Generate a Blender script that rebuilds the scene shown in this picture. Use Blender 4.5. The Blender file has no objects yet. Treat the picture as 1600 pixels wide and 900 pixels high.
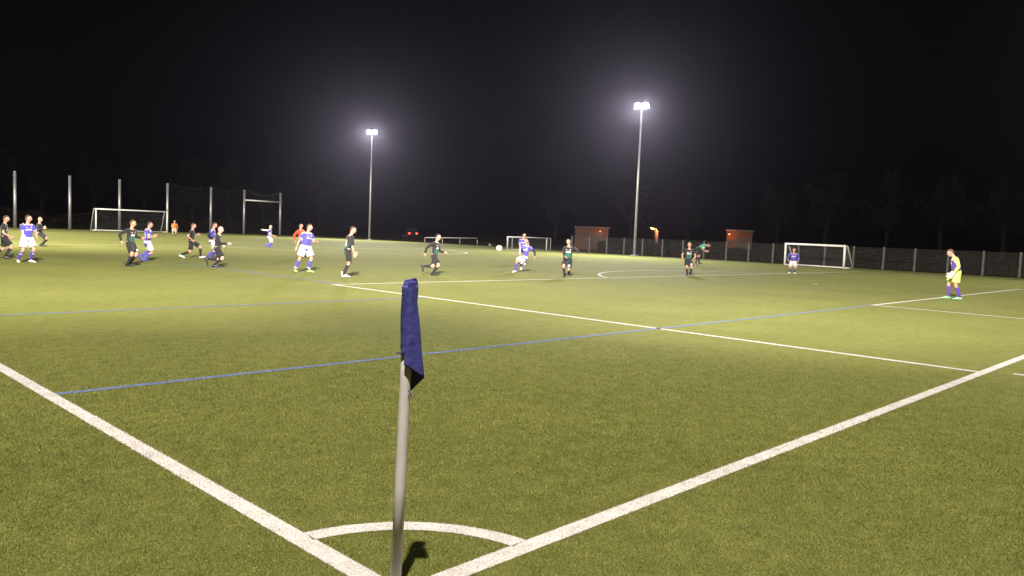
import bpy, bmesh, math, random
import numpy as np
from mathutils import Vector, Matrix
R = math.radians
random.seed(7); rng = np.random.default_rng(7)
scene = bpy.context.scene
COL = scene.collection

# ------------------------------------------------------------------ camera
CAM = np.array([-2.13851, -2.73278, 1.71264]); YAW, PITCH, ROLL, FPX = 0.80022, 0.07212, 0.03928, 1219.808
_f = np.array([math.sin(YAW)*math.cos(PITCH), math.cos(YAW)*math.cos(PITCH), -math.sin(PITCH)])
_r = np.array([math.cos(YAW), -math.sin(YAW), 0.0]); _u = np.cross(_r, _f)
CR = _r*math.cos(ROLL)+_u*math.sin(ROLL); CU = -_r*math.sin(ROLL)+_u*math.cos(ROLL)
cam = bpy.data.cameras.new('camera'); camo = bpy.data.objects.new('camera', cam); COL.objects.link(camo)
cam.sensor_width = 36; cam.sensor_fit = 'HORIZONTAL'; cam.lens = FPX/1600*36
cam.clip_start = 0.05; cam.clip_end = 2000
M = Matrix(((CR[0], CU[0], -_f[0], CAM[0]), (CR[1], CU[1], -_f[1], CAM[1]), (CR[2], CU[2], -_f[2], CAM[2]), (0, 0, 0, 1)))
camo.matrix_world = M
scene.camera = camo

# ------------------------------------------------------------------ world: clouded night sky
w = bpy.data.worlds.new('World'); scene.world = w; w.use_nodes = True
nt = w.node_tree; bg = nt.nodes['Background']
bg.inputs['Color'].default_value = (0.85, 0.82, 0.95, 1); bg.inputs['Strength'].default_value = 0.0004
scene.view_settings.view_transform = 'Standard'; scene.view_settings.look = 'None'
scene.view_settings.exposure = 0.0; scene.view_settings.gamma = 1.0; scene.view_settings.use_curve_mapping = False
scene.cycles.use_denoising = True
scene.cycles.use_light_tree = True
scene.cycles.max_bounces = 5; scene.cycles.volume_bounces = 0; scene.cycles.transparent_max_bounces = 16
scene.cycles.sample_clamp_indirect = 4.0

# the six floodlight masts of the ground: three per touchline; lamps are lit in mast()
MAST_H = 12.8
MAST_POWER = {'corner_wide': 38000, 'corner_long': 168000, 'near': 140000, 'far': 74000, 'far_corner': 24000}
HAZE_DENSITY = 0.00011

# ------------------------------------------------------------------ helpers
def pix(x, y): 
    d = (x-800)/FPX*CR-(y-450)/FPX*CU+_f
    return d
def ground(x, y, z=0.0):
    d = pix(x, y); t = (z-CAM[2])/d[2]; return CAM+d*t
def at_dist(x, y, dist):
    d = pix(x, y); return CAM+d*(dist/math.hypot(d[0], d[1]))
def on_x(x, y, X):
    d = pix(x, y); return CAM+d*((X-CAM[0])/d[0])
def on_y(x, y, Y):
    d = pix(x, y); return CAM+d*((Y-CAM[1])/d[1])

def tag(o, label=None, cat=None, group=None, kind=None):
    if label: o['label'] = label
    if cat: o['category'] = cat
    if group: o['group'] = group
    if kind: o['kind'] = kind
    return o
def empty(name, loc=(0, 0, 0), rz=0.0):
    o = bpy.data.objects.new(name, None); COL.objects.link(o); o.location = loc; o.rotation_euler = (0, 0, rz)
    o.empty_display_size = 0.2
    return o

class MB:
    """collects shapes, builds one mesh object"""
    def __init__(s): s.v = []; s.f = []; s.m = []; s.n = 0
    def add(s, v, f, mi=0):
        v = np.asarray(v, float); s.v.append(v); s.f += [tuple(int(i)+s.n for i in q) for q in f]; s.m += [mi]*len(f); s.n += len(v); return s
    def box(s, c, d, rz=0.0, mi=0, taper=1.0, rot=None):
        x, y, z = [k/2 for k in d]
        v = np.array([(-x, -y, -z), (x, -y, -z), (x, y, -z), (-x, y, -z), (-x*taper, -y*taper, z), (x*taper, -y*taper, z), (x*taper, y*taper, z), (-x*taper, y*taper, z)])
        if rot is not None: v = v@np.array(rot).T
        ca, sa = math.cos(rz), math.sin(rz)
        v = v@np.array([(ca, sa, 0), (-sa, ca, 0), (0, 0, 1)])+np.asarray(c, float)
        return s.add(v, [(0, 3, 2, 1), (4, 5, 6, 7), (0, 1, 5, 4), (1, 2, 6, 5), (2, 3, 7, 6), (3, 0, 4, 7)], mi)
    def tube(s, pts, rad, n=8, ref=None, mi=0, caps=True):
        v, f = tube(pts, rad, n, ref, caps); return s.add(v, f, mi)
    def bar(s, a, b, t, mi=0, n=4): return s.tube([a, b], [t/2*1.2, t/2*1.2], n, None, mi)
    def mesh(s, name):
        me = bpy.data.meshes.new(name); v = np.concatenate(s.v) if s.v else np.zeros((0, 3))
        me.from_pydata(v.tolist(), [], s.f); me.polygons.foreach_set('material_index', s.m); return me
    def build(s, name, mats, parent=None, smooth=False, loc=None, bevel=0):
        me = s.mesh(name)
        for m in (mats if isinstance(mats, (list, tuple)) else [mats]): me.materials.append(m)
        if smooth: me.polygons.foreach_set('use_smooth', [True]*len(me.polygons))
        o = bpy.data.objects.new(name, me); COL.objects.link(o)
        if parent is not None: o.parent = parent
        if loc is not None: o.location = loc
        if bevel:
            b = o.modifiers.new('bevel', 'BEVEL'); b.width = bevel; b.segments = 2; b.limit_method = 'ANGLE'
        return o

def unit(a):
    a = np.asarray(a, float); n = np.linalg.norm(a); return a/n if n > 1e-9 else a
def tube(pts, rad, n=8, ref=None, caps=True):
    pts = np.asarray(pts, float); k = len(pts); v = []
    for i in range(k):
        t = unit(pts[min(i+1, k-1)]-pts[max(i-1, 0)])
        r0 = np.asarray(ref if ref is not None else ((1, 0, 0) if abs(t[0]) < .8 else (0, 1, 0)), float)
        a = unit(r0-t*np.dot(r0, t)); b = np.cross(t, a)
        ra, rb = rad[i] if isinstance(rad[i], (tuple, list)) else (rad[i], rad[i])
        for j in range(n):
            an = 2*math.pi*j/n; v.append(pts[i]+a*ra*math.cos(an)+b*rb*math.sin(an))
    f = [(i*n+j, i*n+(j+1) % n, (i+1)*n+(j+1) % n, (i+1)*n+j) for i in range(k-1) for j in range(n)]
    if caps:
        f.append(tuple(range(n-1, -1, -1))); f.append(tuple((k-1)*n+j for j in range(n)))
    return np.array(v), f

# ------------------------------------------------------------------ materials
MATS = {}
def mat(name, col, rough=0.7, spec=0.3, noise=0.0, scale=8.0, metal=0.0, bump=0.0, emit=None, emit_s=0.0, sheen=0.0, coord='Object'):
    if name in MATS: return MATS[name]
    m = bpy.data.materials.new(name); m.use_nodes = True; n = m.node_tree.nodes; l = m.node_tree.links
    p = n['Principled BSDF']; p.inputs['Base Color'].default_value = (*col, 1); p.inputs['Roughness'].default_value = rough
    p.inputs['Specular IOR Level'].default_value = spec; p.inputs['Metallic'].default_value = metal
    if sheen: p.inputs['Sheen Weight'].default_value = sheen
    if noise or bump:
        tc = n.new('ShaderNodeTexCoord'); nz = n.new('ShaderNodeTexNoise'); nz.inputs['Scale'].default_value = scale; nz.inputs['Detail'].default_value = 5
        l.new(tc.outputs[coord], nz.inputs['Vector'])
        if noise:
            cr = n.new('ShaderNodeValToRGB')
            cr.color_ramp.elements[0].position = .3; cr.color_ramp.elements[1].position = .7
            cr.color_ramp.elements[0].color = (*[c*(1-noise) for c in col], 1); cr.color_ramp.elements[1].color = (*[min(1, c*(1+noise)) for c in col], 1)
            l.new(nz.outputs['Fac'], cr.inputs['Fac']); l.new(cr.outputs['Color'], p.inputs['Base Color'])
        if bump:
            b = n.new('ShaderNodeBump'); b.inputs['Strength'].default_value = bump; b.inputs['Distance'].default_value = .02
            l.new(nz.outputs['Fac'], b.inputs['Height']); l.new(b.outputs['Normal'], p.inputs['Normal'])
    if emit: p.inputs['Emission Color'].default_value = (*emit, 1); p.inputs['Emission Strength'].default_value = emit_s; m.cycles.emission_sampling = 'NONE'
    MATS[name] = m; return m

def turf_material(name, dark, mid, light, fine=60.0, translucent=0.0):
    m = bpy.data.materials.new(name); m.use_nodes = True; n = m.node_tree.nodes; l = m.node_tree.links
    p = n['Principled BSDF']; p.inputs['Roughness'].default_value = .9; p.inputs['Specular IOR Level'].default_value = .04
    geo = n.new('ShaderNodeNewGeometry')
    def nz(scale, detail=4, rough=.6):
        q = n.new('ShaderNodeTexNoise'); q.inputs['Scale'].default_value = scale; q.inputs['Detail'].default_value = detail; q.inputs['Roughness'].default_value = rough
        l.new(geo.outputs['Position'], q.inputs['Vector']); return q
    a = nz(fine, 6, .75); b = nz(.35, 3); c = nz(5.0, 4)
    cr = n.new('ShaderNodeValToRGB'); e = cr.color_ramp.elements
    e[0].position = .33; e[0].color = (*dark, 1); e[1].position = .7; e[1].color = (*light, 1); q = e.new(.5); q.color = (*mid, 1)
    l.new(a.outputs['Fac'], cr.inputs['Fac'])
    def var(src, amount):
        mr = n.new('ShaderNodeMapRange'); mr.inputs['From Min'].default_value = .3; mr.inputs['From Max'].default_value = .7
        mr.inputs['To Min'].default_value = 1-amount; mr.inputs['To Max'].default_value = 1+amount; l.new(src.outputs['Fac'], mr.inputs['Value']); return mr
    v1, v2 = var(b, .09), var(c, .14)
    mu = n.new('ShaderNodeMath'); mu.operation = 'MULTIPLY'; l.new(v1.outputs[0], mu.inputs[0]); l.new(v2.outputs[0], mu.inputs[1])
    vm = n.new('ShaderNodeVectorMath'); vm.operation = 'SCALE'; l.new(cr.outputs['Color'], vm.inputs[0]); l.new(mu.outputs[0], vm.inputs['Scale'])
    l.new(vm.outputs[0], p.inputs['Base Color'])
    bp = n.new('ShaderNodeBump'); bp.inputs['Strength'].default_value = .55; bp.inputs['Distance'].default_value = .02
    l.new(a.outputs['Fac'], bp.inputs['Height']); l.new(bp.outputs['Normal'], p.inputs['Normal'])
    if translucent:
        tr = n.new('ShaderNodeBsdfTranslucent'); l.new(vm.outputs[0], tr.inputs['Color']); mx = n.new('ShaderNodeMixShader'); mx.inputs[0].default_value = translucent
        l.new(p.outputs[0], mx.inputs[1]); l.new(tr.outputs[0], mx.inputs[2]); l.new(mx.outputs[0], n['Material Output'].inputs['Surface'])
    MATS[name] = m; return m

SHADED_TURF = turf_material('turf', (.102, .111, .029), (.148, .158, .043), (.196, .206, .064))  # fibre colour darkened: the blades' self-shadowing is put into the sheet's colour
FIBRE = turf_material('turf fibre', (.142, .154, .040), (.188, .200, .055), (.238, .250, .077), 60, .38)
WHITE_TURF = turf_material('white turf', (.36, .335, .315), (.54, .51, .49), (.68, .66, .63), 90)
BLUE_TURF = turf_material('blue turf', (.09, .13, .22), (.135, .18, .30), (.19, .24, .37), 90)
GREEN_TURF = turf_material('light green turf', (.05, .16, .10), (.08, .22, .14), (.12, .27, .17), 90)
VERGE = turf_material('verge', (.020, .018, .008), (.045, .038, .016), (.075, .06, .025), 6)
GALV = mat('galvanised steel', (.42, .42, .42), .45, .5, .15, 6, .6)
CONCRETE = mat('concrete', (.095, .09, .08), .9, .2, .25, 9, bump=.2)
ALU_WHITE = mat('white goal tube', (.72, .71, .68), .35, .5, .06, 4)
GOAL_GREY = mat('grey goal tube', (.36, .36, .35), .4, .5, .1, 4)
NET = mat('net cord', (.12, .12, .115), .9, .1)
NET_DARK = mat('dark net cord', (.035, .04, .035), .9, .1)
WIRE = mat('fence wire', (.05, .047, .042), .6, .4)
LAMPBODY = mat('lamp housing', (.22, .22, .23), .5, .5)
LENS = mat('floodlight glass', (.9, .9, .9), .3, .5, emit=(1, .97, .93), emit_s=60)
BARK = mat('bark', (.012, .010, .008), .95, .02, .4, 12, bump=.5)
LEAF = mat('leaf', (.008, .009, .005), .9, .02, .5, 1.2)
LEAF2 = mat('hedge leaf', (.010, .009, .006), .9, .02, .5, 1.5)
BRICK = mat('rendered wall', (.055, .024, .012), .9, .2, .15, 3, bump=.2)
ROOF = mat('roof felt', (.05, .048, .045), .9, .2, .2, 5)
DOORMAT = mat('garage door', (.028, .018, .012), .7, .3, .1, 3)
GLASS = mat('dark glass', (.02, .022, .025), .1, .6)
CARPAINT = mat('dark car paint', (.012, .012, .014), .25, .6)
RUBBER = mat('rubber', (.02, .02, .02), .8, .2)
TAIL = mat('tail lamp', (.6, .02, .02), .3, .5, emit=(1, .06, .03), emit_s=6)
SODIUM = mat('sodium lamp', (1, .6, .2), .3, .5, emit=(1, .40, .07), emit_s=1.0)

# ------------------------------------------------------------------ the setting
def sheet(name, pts, z, m):
    v = [(x, y, z) for x, y in pts]
    b = MB(); b.add(v, [tuple(range(len(v)))]); return tag(b.build(name, m), kind='structure')
g = sheet('ground', [(-700, -700), (900, -700), (900, 1000), (-700, 1000)], -.03, VERGE)
TE = 57.2; HW = 30.371; L = 92.6; LW = .12
sheet('turf_pitch', [(-4.2, -6.0), (TE, -6.0), (TE, 96.0), (-4.2, 96.0)], 0.0, SHADED_TURF)

# ---- artificial grass blades near the camera (in view only, thinning with distance)
def in_line(x, y):
    """0 green, 1 white, 2 blue"""
    k = np.zeros(len(x), int)
    k[(np.abs(y-5.44) < .05) & (x > .12) & (x < HW-9.16)] = 2
    k[(np.abs(y-12.25) < .045) & (x > .12) & (x < 10.3)] = 2
    wmask = ((x >= 0) & (x <= LW) & (y >= 0)) | ((y >= 0) & (y <= LW) & (x >= 0))
    rr = np.hypot(x, y); wmask |= (rr <= 1.0) & (rr >= .88) & (x >= 0) & (y >= 0)
    wmask |= (x > HW-20.16) & (x < HW-20.04) & (y > 0) & (y < 16.5)
    wmask |= (x > 10.5) & (x < 10.62) & (y < -.25) & (y > -.9)
    k[wmask] = 1; return k
def scatter():
    X = []; Y = []; D = []
    N = 1900000
    # sample in polar coordinates so density falls as 1/r
    az = rng.uniform(YAW-.66, YAW+.66, N); rr = rng.uniform(0, 1, N)
    r0, r1 = 2.15, 13.0
    r = r0*(r1/r0)**(rr**1.05)
    x = CAM[0]+np.sin(az)*r; y = CAM[1]+np.cos(az)*r
    keep = (x > -4.2) & (y > -6)
    # thin the outer ring so it fades into the sheet
    keep &= rng.uniform(0, 1, N) < np.clip((r1-r)/7.0, 0, 1)**.7
    return x[keep], y[keep], r[keep]
def blades(x, y, r, hmin, hmax, wd):
    n = len(x); a = rng.uniform(0, 2*np.pi, n); lean = rng.uniform(.2, .85, n); h = rng.uniform(hmin, hmax, n)
    wid = wd*rng.uniform(.7, 1.3, n)*np.clip(r/4.0, .8, 2.0)
    h = h*np.clip(r/5.0, .9, 1.25)
    b = a+np.pi/2+rng.uniform(-.6, .6, n)
    hx, hy = np.cos(b)*wid/2, np.sin(b)*wid/2
    tx, ty = np.cos(a)*h*np.sin(lean), np.sin(a)*h*np.sin(lean)
    v = np.empty((n, 3, 3))
    v[:, 0] = np.stack([x-hx, y-hy, np.full(n, -.002)], -1); v[:, 1] = np.stack([x+hx, y+hy, np.full(n, -.002)], -1)
    v[:, 2] = np.stack([x+tx, y+ty, h*np.cos(lean)], -1)
    return v.reshape(-1, 3)
def tri_mesh(name, v, m, parent=None, kind='stuff'):
    me = bpy.data.meshes.new(name); n = len(v)
    me.vertices.add(n); me.vertices.foreach_set('co', v.astype(np.float32).ravel())
    me.loops.add(n); me.loops.foreach_set('vertex_index', np.arange(n, dtype=np.int32))
    me.polygons.add(n//3); me.polygons.foreach_set('loop_start', np.arange(0, n, 3, dtype=np.int32)); me.polygons.foreach_set('loop_total', np.full(n//3, 3, dtype=np.int32))
    me.update(); me.validate(); me.materials.append(m)
    o = bpy.data.objects.new(name, me); COL.objects.link(o); tag(o, kind=kind)
    if parent is not None: o.parent = parent
    return o
gx, gy, gr = scatter(); gk = in_line(gx+rng.normal(0, .006, len(gx)), gy+rng.normal(0, .006, len(gx)))
s = gk == 0
o = tri_mesh('grass', blades(gx[s], gy[s], gr[s], .007, .016, .0034), FIBRE); tag(o, 'short green artificial grass fibres in the foreground', 'grass')

def line_obj(name, quads, m=WHITE_TURF, z=.004, blade_kind=None, box=None):
    b = MB()
    for q in quads: b.add([(x, y, z) for x, y in q], [tuple(range(len(q)))])
    o = tag(b.build(name, m), kind='structure')
    return o
def hline(y, x0, x1, wd=LW): return [(x0, y), (x1, y), (x1, y+wd), (x0, y+wd)]
def vline(x, y0, y1, wd=LW): return [(x, y0), (x+wd, y0), (x+wd, y1), (x, y1)]
def arc(cx, cy, r, a0, a1, n=64, wd=LW):
    q = []
    for i in range(n):
        t0, t1 = a0+(a1-a0)*i/n, a0+(a1-a0)*(i+1)/n
        q.append([(cx+(r-wd)*math.cos(t0), cy+(r-wd)*math.sin(t0)), (cx+r*math.cos(t0), cy+r*math.sin(t0)), (cx+r*math.cos(t1), cy+r*math.sin(t1)), (cx+(r-wd)*math.cos(t1), cy+(r-wd)*math.sin(t1))])
    return q
FT = 54.5
near_touch = line_obj('touch_line', [vline(0, .0, L)])
near_goal = line_obj('goal_line', [hline(0, LW, FT)])
corner_arc = line_obj('corner_arc_line', arc(0, 0, 1.0, R(7), R(83), 24))
line_obj('touch_line', [vline(FT-LW, LW, L-LW)])
line_obj('goal_line', [hline(L-LW, LW, FT)])
pen = line_obj('penalty_area_line', [vline(HW-20.16, LW, 16.5-LW), vline(HW+20.04, LW, 16.5-LW), hline(16.5-LW, HW-20.16, HW+20.16)])
line_obj('goal_area_line', [vline(HW-9.16, LW, 5.5-LW), vline(HW+9.04, LW, 5.5-LW), hline(5.5-LW, HW-9.16, HW+9.16)])
aa = math.asin(5.5/9.15)
line_obj('penalty_arc_line', arc(HW, 11, 9.15, aa, math.pi-aa, 60))
line_obj('penalty_spot', [[(HW+.13*math.cos(t), 11+.13*math.sin(t)) for t in np.linspace(0, 2*np.pi, 16)[:-1]]])
HY = 46.2
line_obj('halfway_line', [hline(HY, LW, FT-LW)])
line_obj('centre_circle_line', arc(HW, HY+.06, 9.15, 0, 2*math.pi, 120), z=.008)
line_obj('penalty_area_line', [vline(HW-20.16, L-16.5+LW, L-LW), hline(L-16.5, HW-20.16, HW+20.16)])
line_obj('goal_area_line', [vline(HW-9.16, L-5.5+LW, L-LW), vline(HW+9.04, L-5.5+LW, L-LW), hline(L-5.5, HW-9.16, HW+9.16)])
mark = line_obj('corner_distance_mark', [vline(10.5, -.9, -.25)])
b1 = line_obj('blue_youth_line', [hline(5.39, LW, HW-9.16, .10)], BLUE_TURF)
b2 = line_obj('blue_youth_line', [hline(12.2, LW, 10.2, .09)], BLUE_TURF)
line_obj('blue_youth_line', [vline(10.50, 16.51, 27.5, .10)], BLUE_TURF)
line_obj('green_youth_line', [hline(25.45, 8.2, 10.4, .14)], GREEN_TURF)
def line_blades(mask, m, parent, h=(.007, .016)):
    i = np.nonzero(mask)[0]
    if len(i): tri_mesh('line_fibres', blades(gx[i], gy[i], gr[i], h[0], h[1], .0042), m, parent)
tl = (gk == 1) & (gx < .13) & (gy > 0); gl = (gk == 1) & (gy < .13) & ~tl & (gy > -.1)
mk = (gk == 1) & (gy < -.1); ca_ = (gk == 1) & ~tl & ~gl & ~mk & (gx < 1.05); pa = (gk == 1) & ~tl & ~gl & ~ca_ & ~mk
line_blades(tl, WHITE_TURF, near_touch); line_blades(gl, WHITE_TURF, near_goal); line_blades(ca_, WHITE_TURF, corner_arc); line_blades(pa, WHITE_TURF, pen); line_blades(mk, WHITE_TURF, mark)
line_blades((gk == 2) & (gy < 8), BLUE_TURF, b1); line_blades((gk == 2) & (gy > 8), BLUE_TURF, b2)

# ------------------------------------------------------------------ floodlight masts
def mast(x, y, aim, label, power, height=MAST_H, col=(1, .95, .88), cone=120, heads=None):
    t = empty('floodlight_mast', (x, y, 0)); tag(t, label, 'floodlight', 'floodlight masts along the touchlines')
    d = np.array([aim[0]-x, aim[1]-y]); az = math.atan2(d[1], d[0]); fw = np.array([math.cos(az), math.sin(az), 0]); sd = np.array([-fw[1], fw[0], 0])
    MB().tube([(0, 0, 0), (0, 0, height*.5), (0, 0, height)], [.13, .10, .062], 16).build('pole', GALV, t, True)
    b = MB(); b.box((0, 0, .02), (.5, .5, .05), az)
    for sx in (-1, 1):
        for sy in (-1, 1): b.tube([(sx*.19, sy*.19, .04), (sx*.19, sy*.19, .10)], [.02, .02], 6)
    b.build('base_plate', GALV, t)
    MB().box(np.array([0, 0, .9])+fw*.115, (.03, .10, .40), az).build('access_door', LAMPBODY, t)
    b = MB(); hl_ = .75 if not heads else 1.05; b.tube([sd*-hl_+(0, 0, height), sd*hl_+(0, 0, height)], [.045, .045], 8); b.box((0, 0, height), (.16, .2, .16), az)
    b.build('crossarm', GALV, t)
    nh = len(heads) if heads else 2
    for hi in range(nh):
        k = hi*2-(nh-1); c = sd*.33*k+np.array([0, 0, height+.24])
        am, pw, cn = heads[hi] if heads else ((aim[0]+sd[0]*k*6, aim[1]+sd[1]*k*6), power/2, cone)
        tgt = np.array([am[0]-x, am[1]-y, 0.0]); dv = unit(tgt-c); up = unit(np.array([0, 0, 1.])-dv*dv[2]); rt = np.cross(dv, up)
        rot = np.stack([dv, -rt, up], 1)
        h = MB(); h.tube([c-dv*.34, c-dv*.30, c-dv*.18, c-dv*.05, c+dv*.01], [.10, .15, .25, .305, .315], 24); h.box(c-dv*.40, (.14, .22, .20), 0, 0, 1.0, rot)
        fl = h.build('floodlight', LAMPBODY, t, True)
        MB().tube([c+dv*.011, c+dv*.018, c+dv*.035], [.30, .295, .22], 24).build('lens', LENS, fl)
        for q in (-1, 1): MB().bar(c+rt*.30*q-dv*.1, c+rt*.20*q-(0, 0, .24), .03).build('bracket', GALV, fl)
        li = bpy.data.lights.new('floodlight', 'SPOT'); li.energy = pw; li.color = col; li.spot_size = R(cn); li.spot_blend = 1.0; li.shadow_soft_size = .16
        lo = bpy.data.objects.new('floodlight_lamp', li); COL.objects.link(lo); lo.parent = t
        lo.location = c+dv*.18; lo.rotation_mode = 'QUATERNION'; lo.rotation_quaternion = Vector(dv).to_track_quat('-Z', 'Y')
    return t
m1 = on_x(577, 375, 55.9); m2 = on_x(991, 400, 55.9)
WARM = (1.0, .91, .80); COOL = (.95, .90, 1.0)
mast(m2[0], m2[1], (38, 34), 'brightly lit floodlight mast nearer the white youth goal, the taller looking one', MAST_POWER['far'], 13.05, COOL)
mast(m1[0], m1[1], (38, 66), 'lit floodlight mast at the far end of the touchline, smaller and left of the other', MAST_POWER['far'], 13.15, COOL)
mast(55.9, -2.0, (30, 8), 'floodlight mast by the far corner out of view', MAST_POWER['far_corner'], 13.0, WARM)
mast(-4.3, -3.0, (25, 29), 'floodlight mast behind the near corner out of view', 0, 15.5, WARM, 86, [((11, 12), MAST_POWER['corner_wide'], 136), ((52, 24), MAST_POWER['corner_long'], 76), ((20, 54), MAST_POWER['corner_long'], 76)])
mast(-5.1, 38.0, (26, 60), 'floodlight mast beside the near touchline out of view', MAST_POWER['near'], 15.0, WARM, 96)
mast(-5.1, 77.0, (24, 70), 'floodlight mast at the far end of the near touchline out of view', MAST_POWER['near'], 15.0, WARM)

# ------------------------------------------------------------------ people
SKIN = mat('skin', (.42, .235, .175), .55, .4, .05, 20)
SKINB = mat('pale skin', (.48, .29, .235), .55, .4, .05, 20)
EYE = mat('eye', (.05, .04, .035), .2, .5); LIP = mat('lips', (.42, .17, .14), .5, .4)
def cloth(name, c): return mat(name, c, .85, .2, .10, 14, bump=.25, sheen=.15)
BLUE = cloth('violet blue shirt', (.070, .060, .33)); BLUED = cloth('deep violet blue', (.05, .04, .27))
WHITE = cloth('white cloth', (.55, .52, .51)); BLACK = cloth('black cloth', (.018, .018, .019)); GREEN = cloth('green cloth', (.012, .135, .085))
NAVYS = cloth('dark undershirt', (.015, .015, .03)); ORANGE = cloth('orange bib', (.80, .16, .02)); RED = cloth('orange red sweater', (.72, .075, .03))
LIME = cloth('lime yellow cloth', (.62, .70, .16)); PURPLE = cloth('purple cloth', (.085, .04, .27)); BEIGE = cloth('beige shorts', (.40, .36, .27)); LGREEN = cloth('bright green cloth', (.02, .30, .16))
HAIRS = {'brown': mat('brown hair', (.055, .03, .018), .7, .3, .3, 40), 'dark': mat('dark hair', (.018, .013, .010), .7, .3, .3, 40), 'red': mat('reddish hair', (.10, .045, .02), .7, .3, .3, 40), 'fair': mat('fair hair', (.20, .13, .07), .7, .3, .3, 40)}
BOOTM = {'white': mat('white boot', (.75, .74, .72), .4, .5), 'black': mat('black boot', (.02, .02, .022), .4, .5), 'lime': mat('lime boot', (.35, .70, .12), .4, .5), 'mint': mat('mint boot', (.22, .55, .27), .4, .5), 'blue': mat('blue boot', (.05, .05, .25), .4, .5)}

def remesh(mb, voxel, iters=3):
    me = mb.mesh('tmp'); o = bpy.data.objects.new('tmp', me); COL.objects.link(o)
    r = o.modifiers.new('r', 'REMESH'); r.mode = 'VOXEL'; r.voxel_size = voxel
    sm = o.modifiers.new('s', 'SMOOTH'); sm.factor = .5; sm.iterations = iters
    dg = bpy.context.evaluated_depsgraph_get(); out = bpy.data.meshes.new_from_object(o.evaluated_get(dg))
    bpy.data.objects.remove(o); bpy.data.meshes.remove(me)
    nv = len(out.vertices); v = np.empty(nv*3, np.float32); out.vertices.foreach_get('co', v); f = [tuple(p.vertices) for p in out.polygons]
    bpy.data.meshes.remove(out); return v.reshape(-1, 3).astype(float), f

def head_grid(nu=28, nv=20):
    """unit head in local axes x forward, y left, z up; returns verts, faces"""
    v = []
    for j in range(nv+1):
        ph = math.pi*j/nv
        for i in range(nu):
            th = 2*math.pi*i/nu; d = np.array([math.sin(ph)*math.cos(th), math.sin(ph)*math.sin(th), math.cos(ph)]); v.append(d)
    v = np.array(v); f = [(j*nu+i, (j+1)*nu+i, (j+1)*nu+(i+1) % nu, j*nu+(i+1) % nu) for j in range(nv) for i in range(nu)]
    return v, f
HG, HF = head_grid()
def head_shape():
    d = HG; x, y, z = d[:, 0].copy(), d[:, 1].copy(), d[:, 2].copy()
    X = x*.098; Y = y*.077; Z = z*.120
    low = np.clip(-z, 0, 1)
    Y *= 1-.30*low**1.5; X *= np.where(x < 0, 1-.25*low, 1-.02*low); X += .012*low*(x > -.2)
    X += np.where(x > 0, .004*np.exp(-((z-.28)/.12)**2), 0)                              # brow
    nose = np.exp(-(y/.16)**2)*np.exp(-((z+.12)/.20)**2)*(x > 0); X += .026*nose
    eye = (np.exp(-((np.abs(y)-.38)/.15)**2)*np.exp(-((z-.08)/.12)**2))*(x > 0); X -= .010*eye
    X += .010*np.exp(-(y/.25)**2)*np.exp(-((z+.80)/.15)**2)*(x > 0)                       # chin
    return np.stack([X, Y, Z], -1)
HS = head_shape()

def ik(a, b, l1, l2, hint):
    a, b = np.asarray(a, float), np.asarray(b, float); d = b-a; n = np.linalg.norm(d)
    mx = (l1+l2)*.995
    if n > mx: b = a+d/n*mx; d = b-a; n = mx
    n = max(n, abs(l1-l2)+.02)
    u = unit(d); h = np.asarray(hint, float); h = unit(h-u*np.dot(h, u))
    c = (l1*l1+n*n-l2*l2)/(2*n); q = math.sqrt(max(l1*l1-c*c, 0)); return a+u*c+h*q, b

def seg_dist(p, a, b):
    ab = b-a; t = np.clip(((p-a)@ab)/max(ab@ab, 1e-9), 0, 1); return np.linalg.norm(p-(a+t[:, None]*ab), axis=1), t

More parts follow.
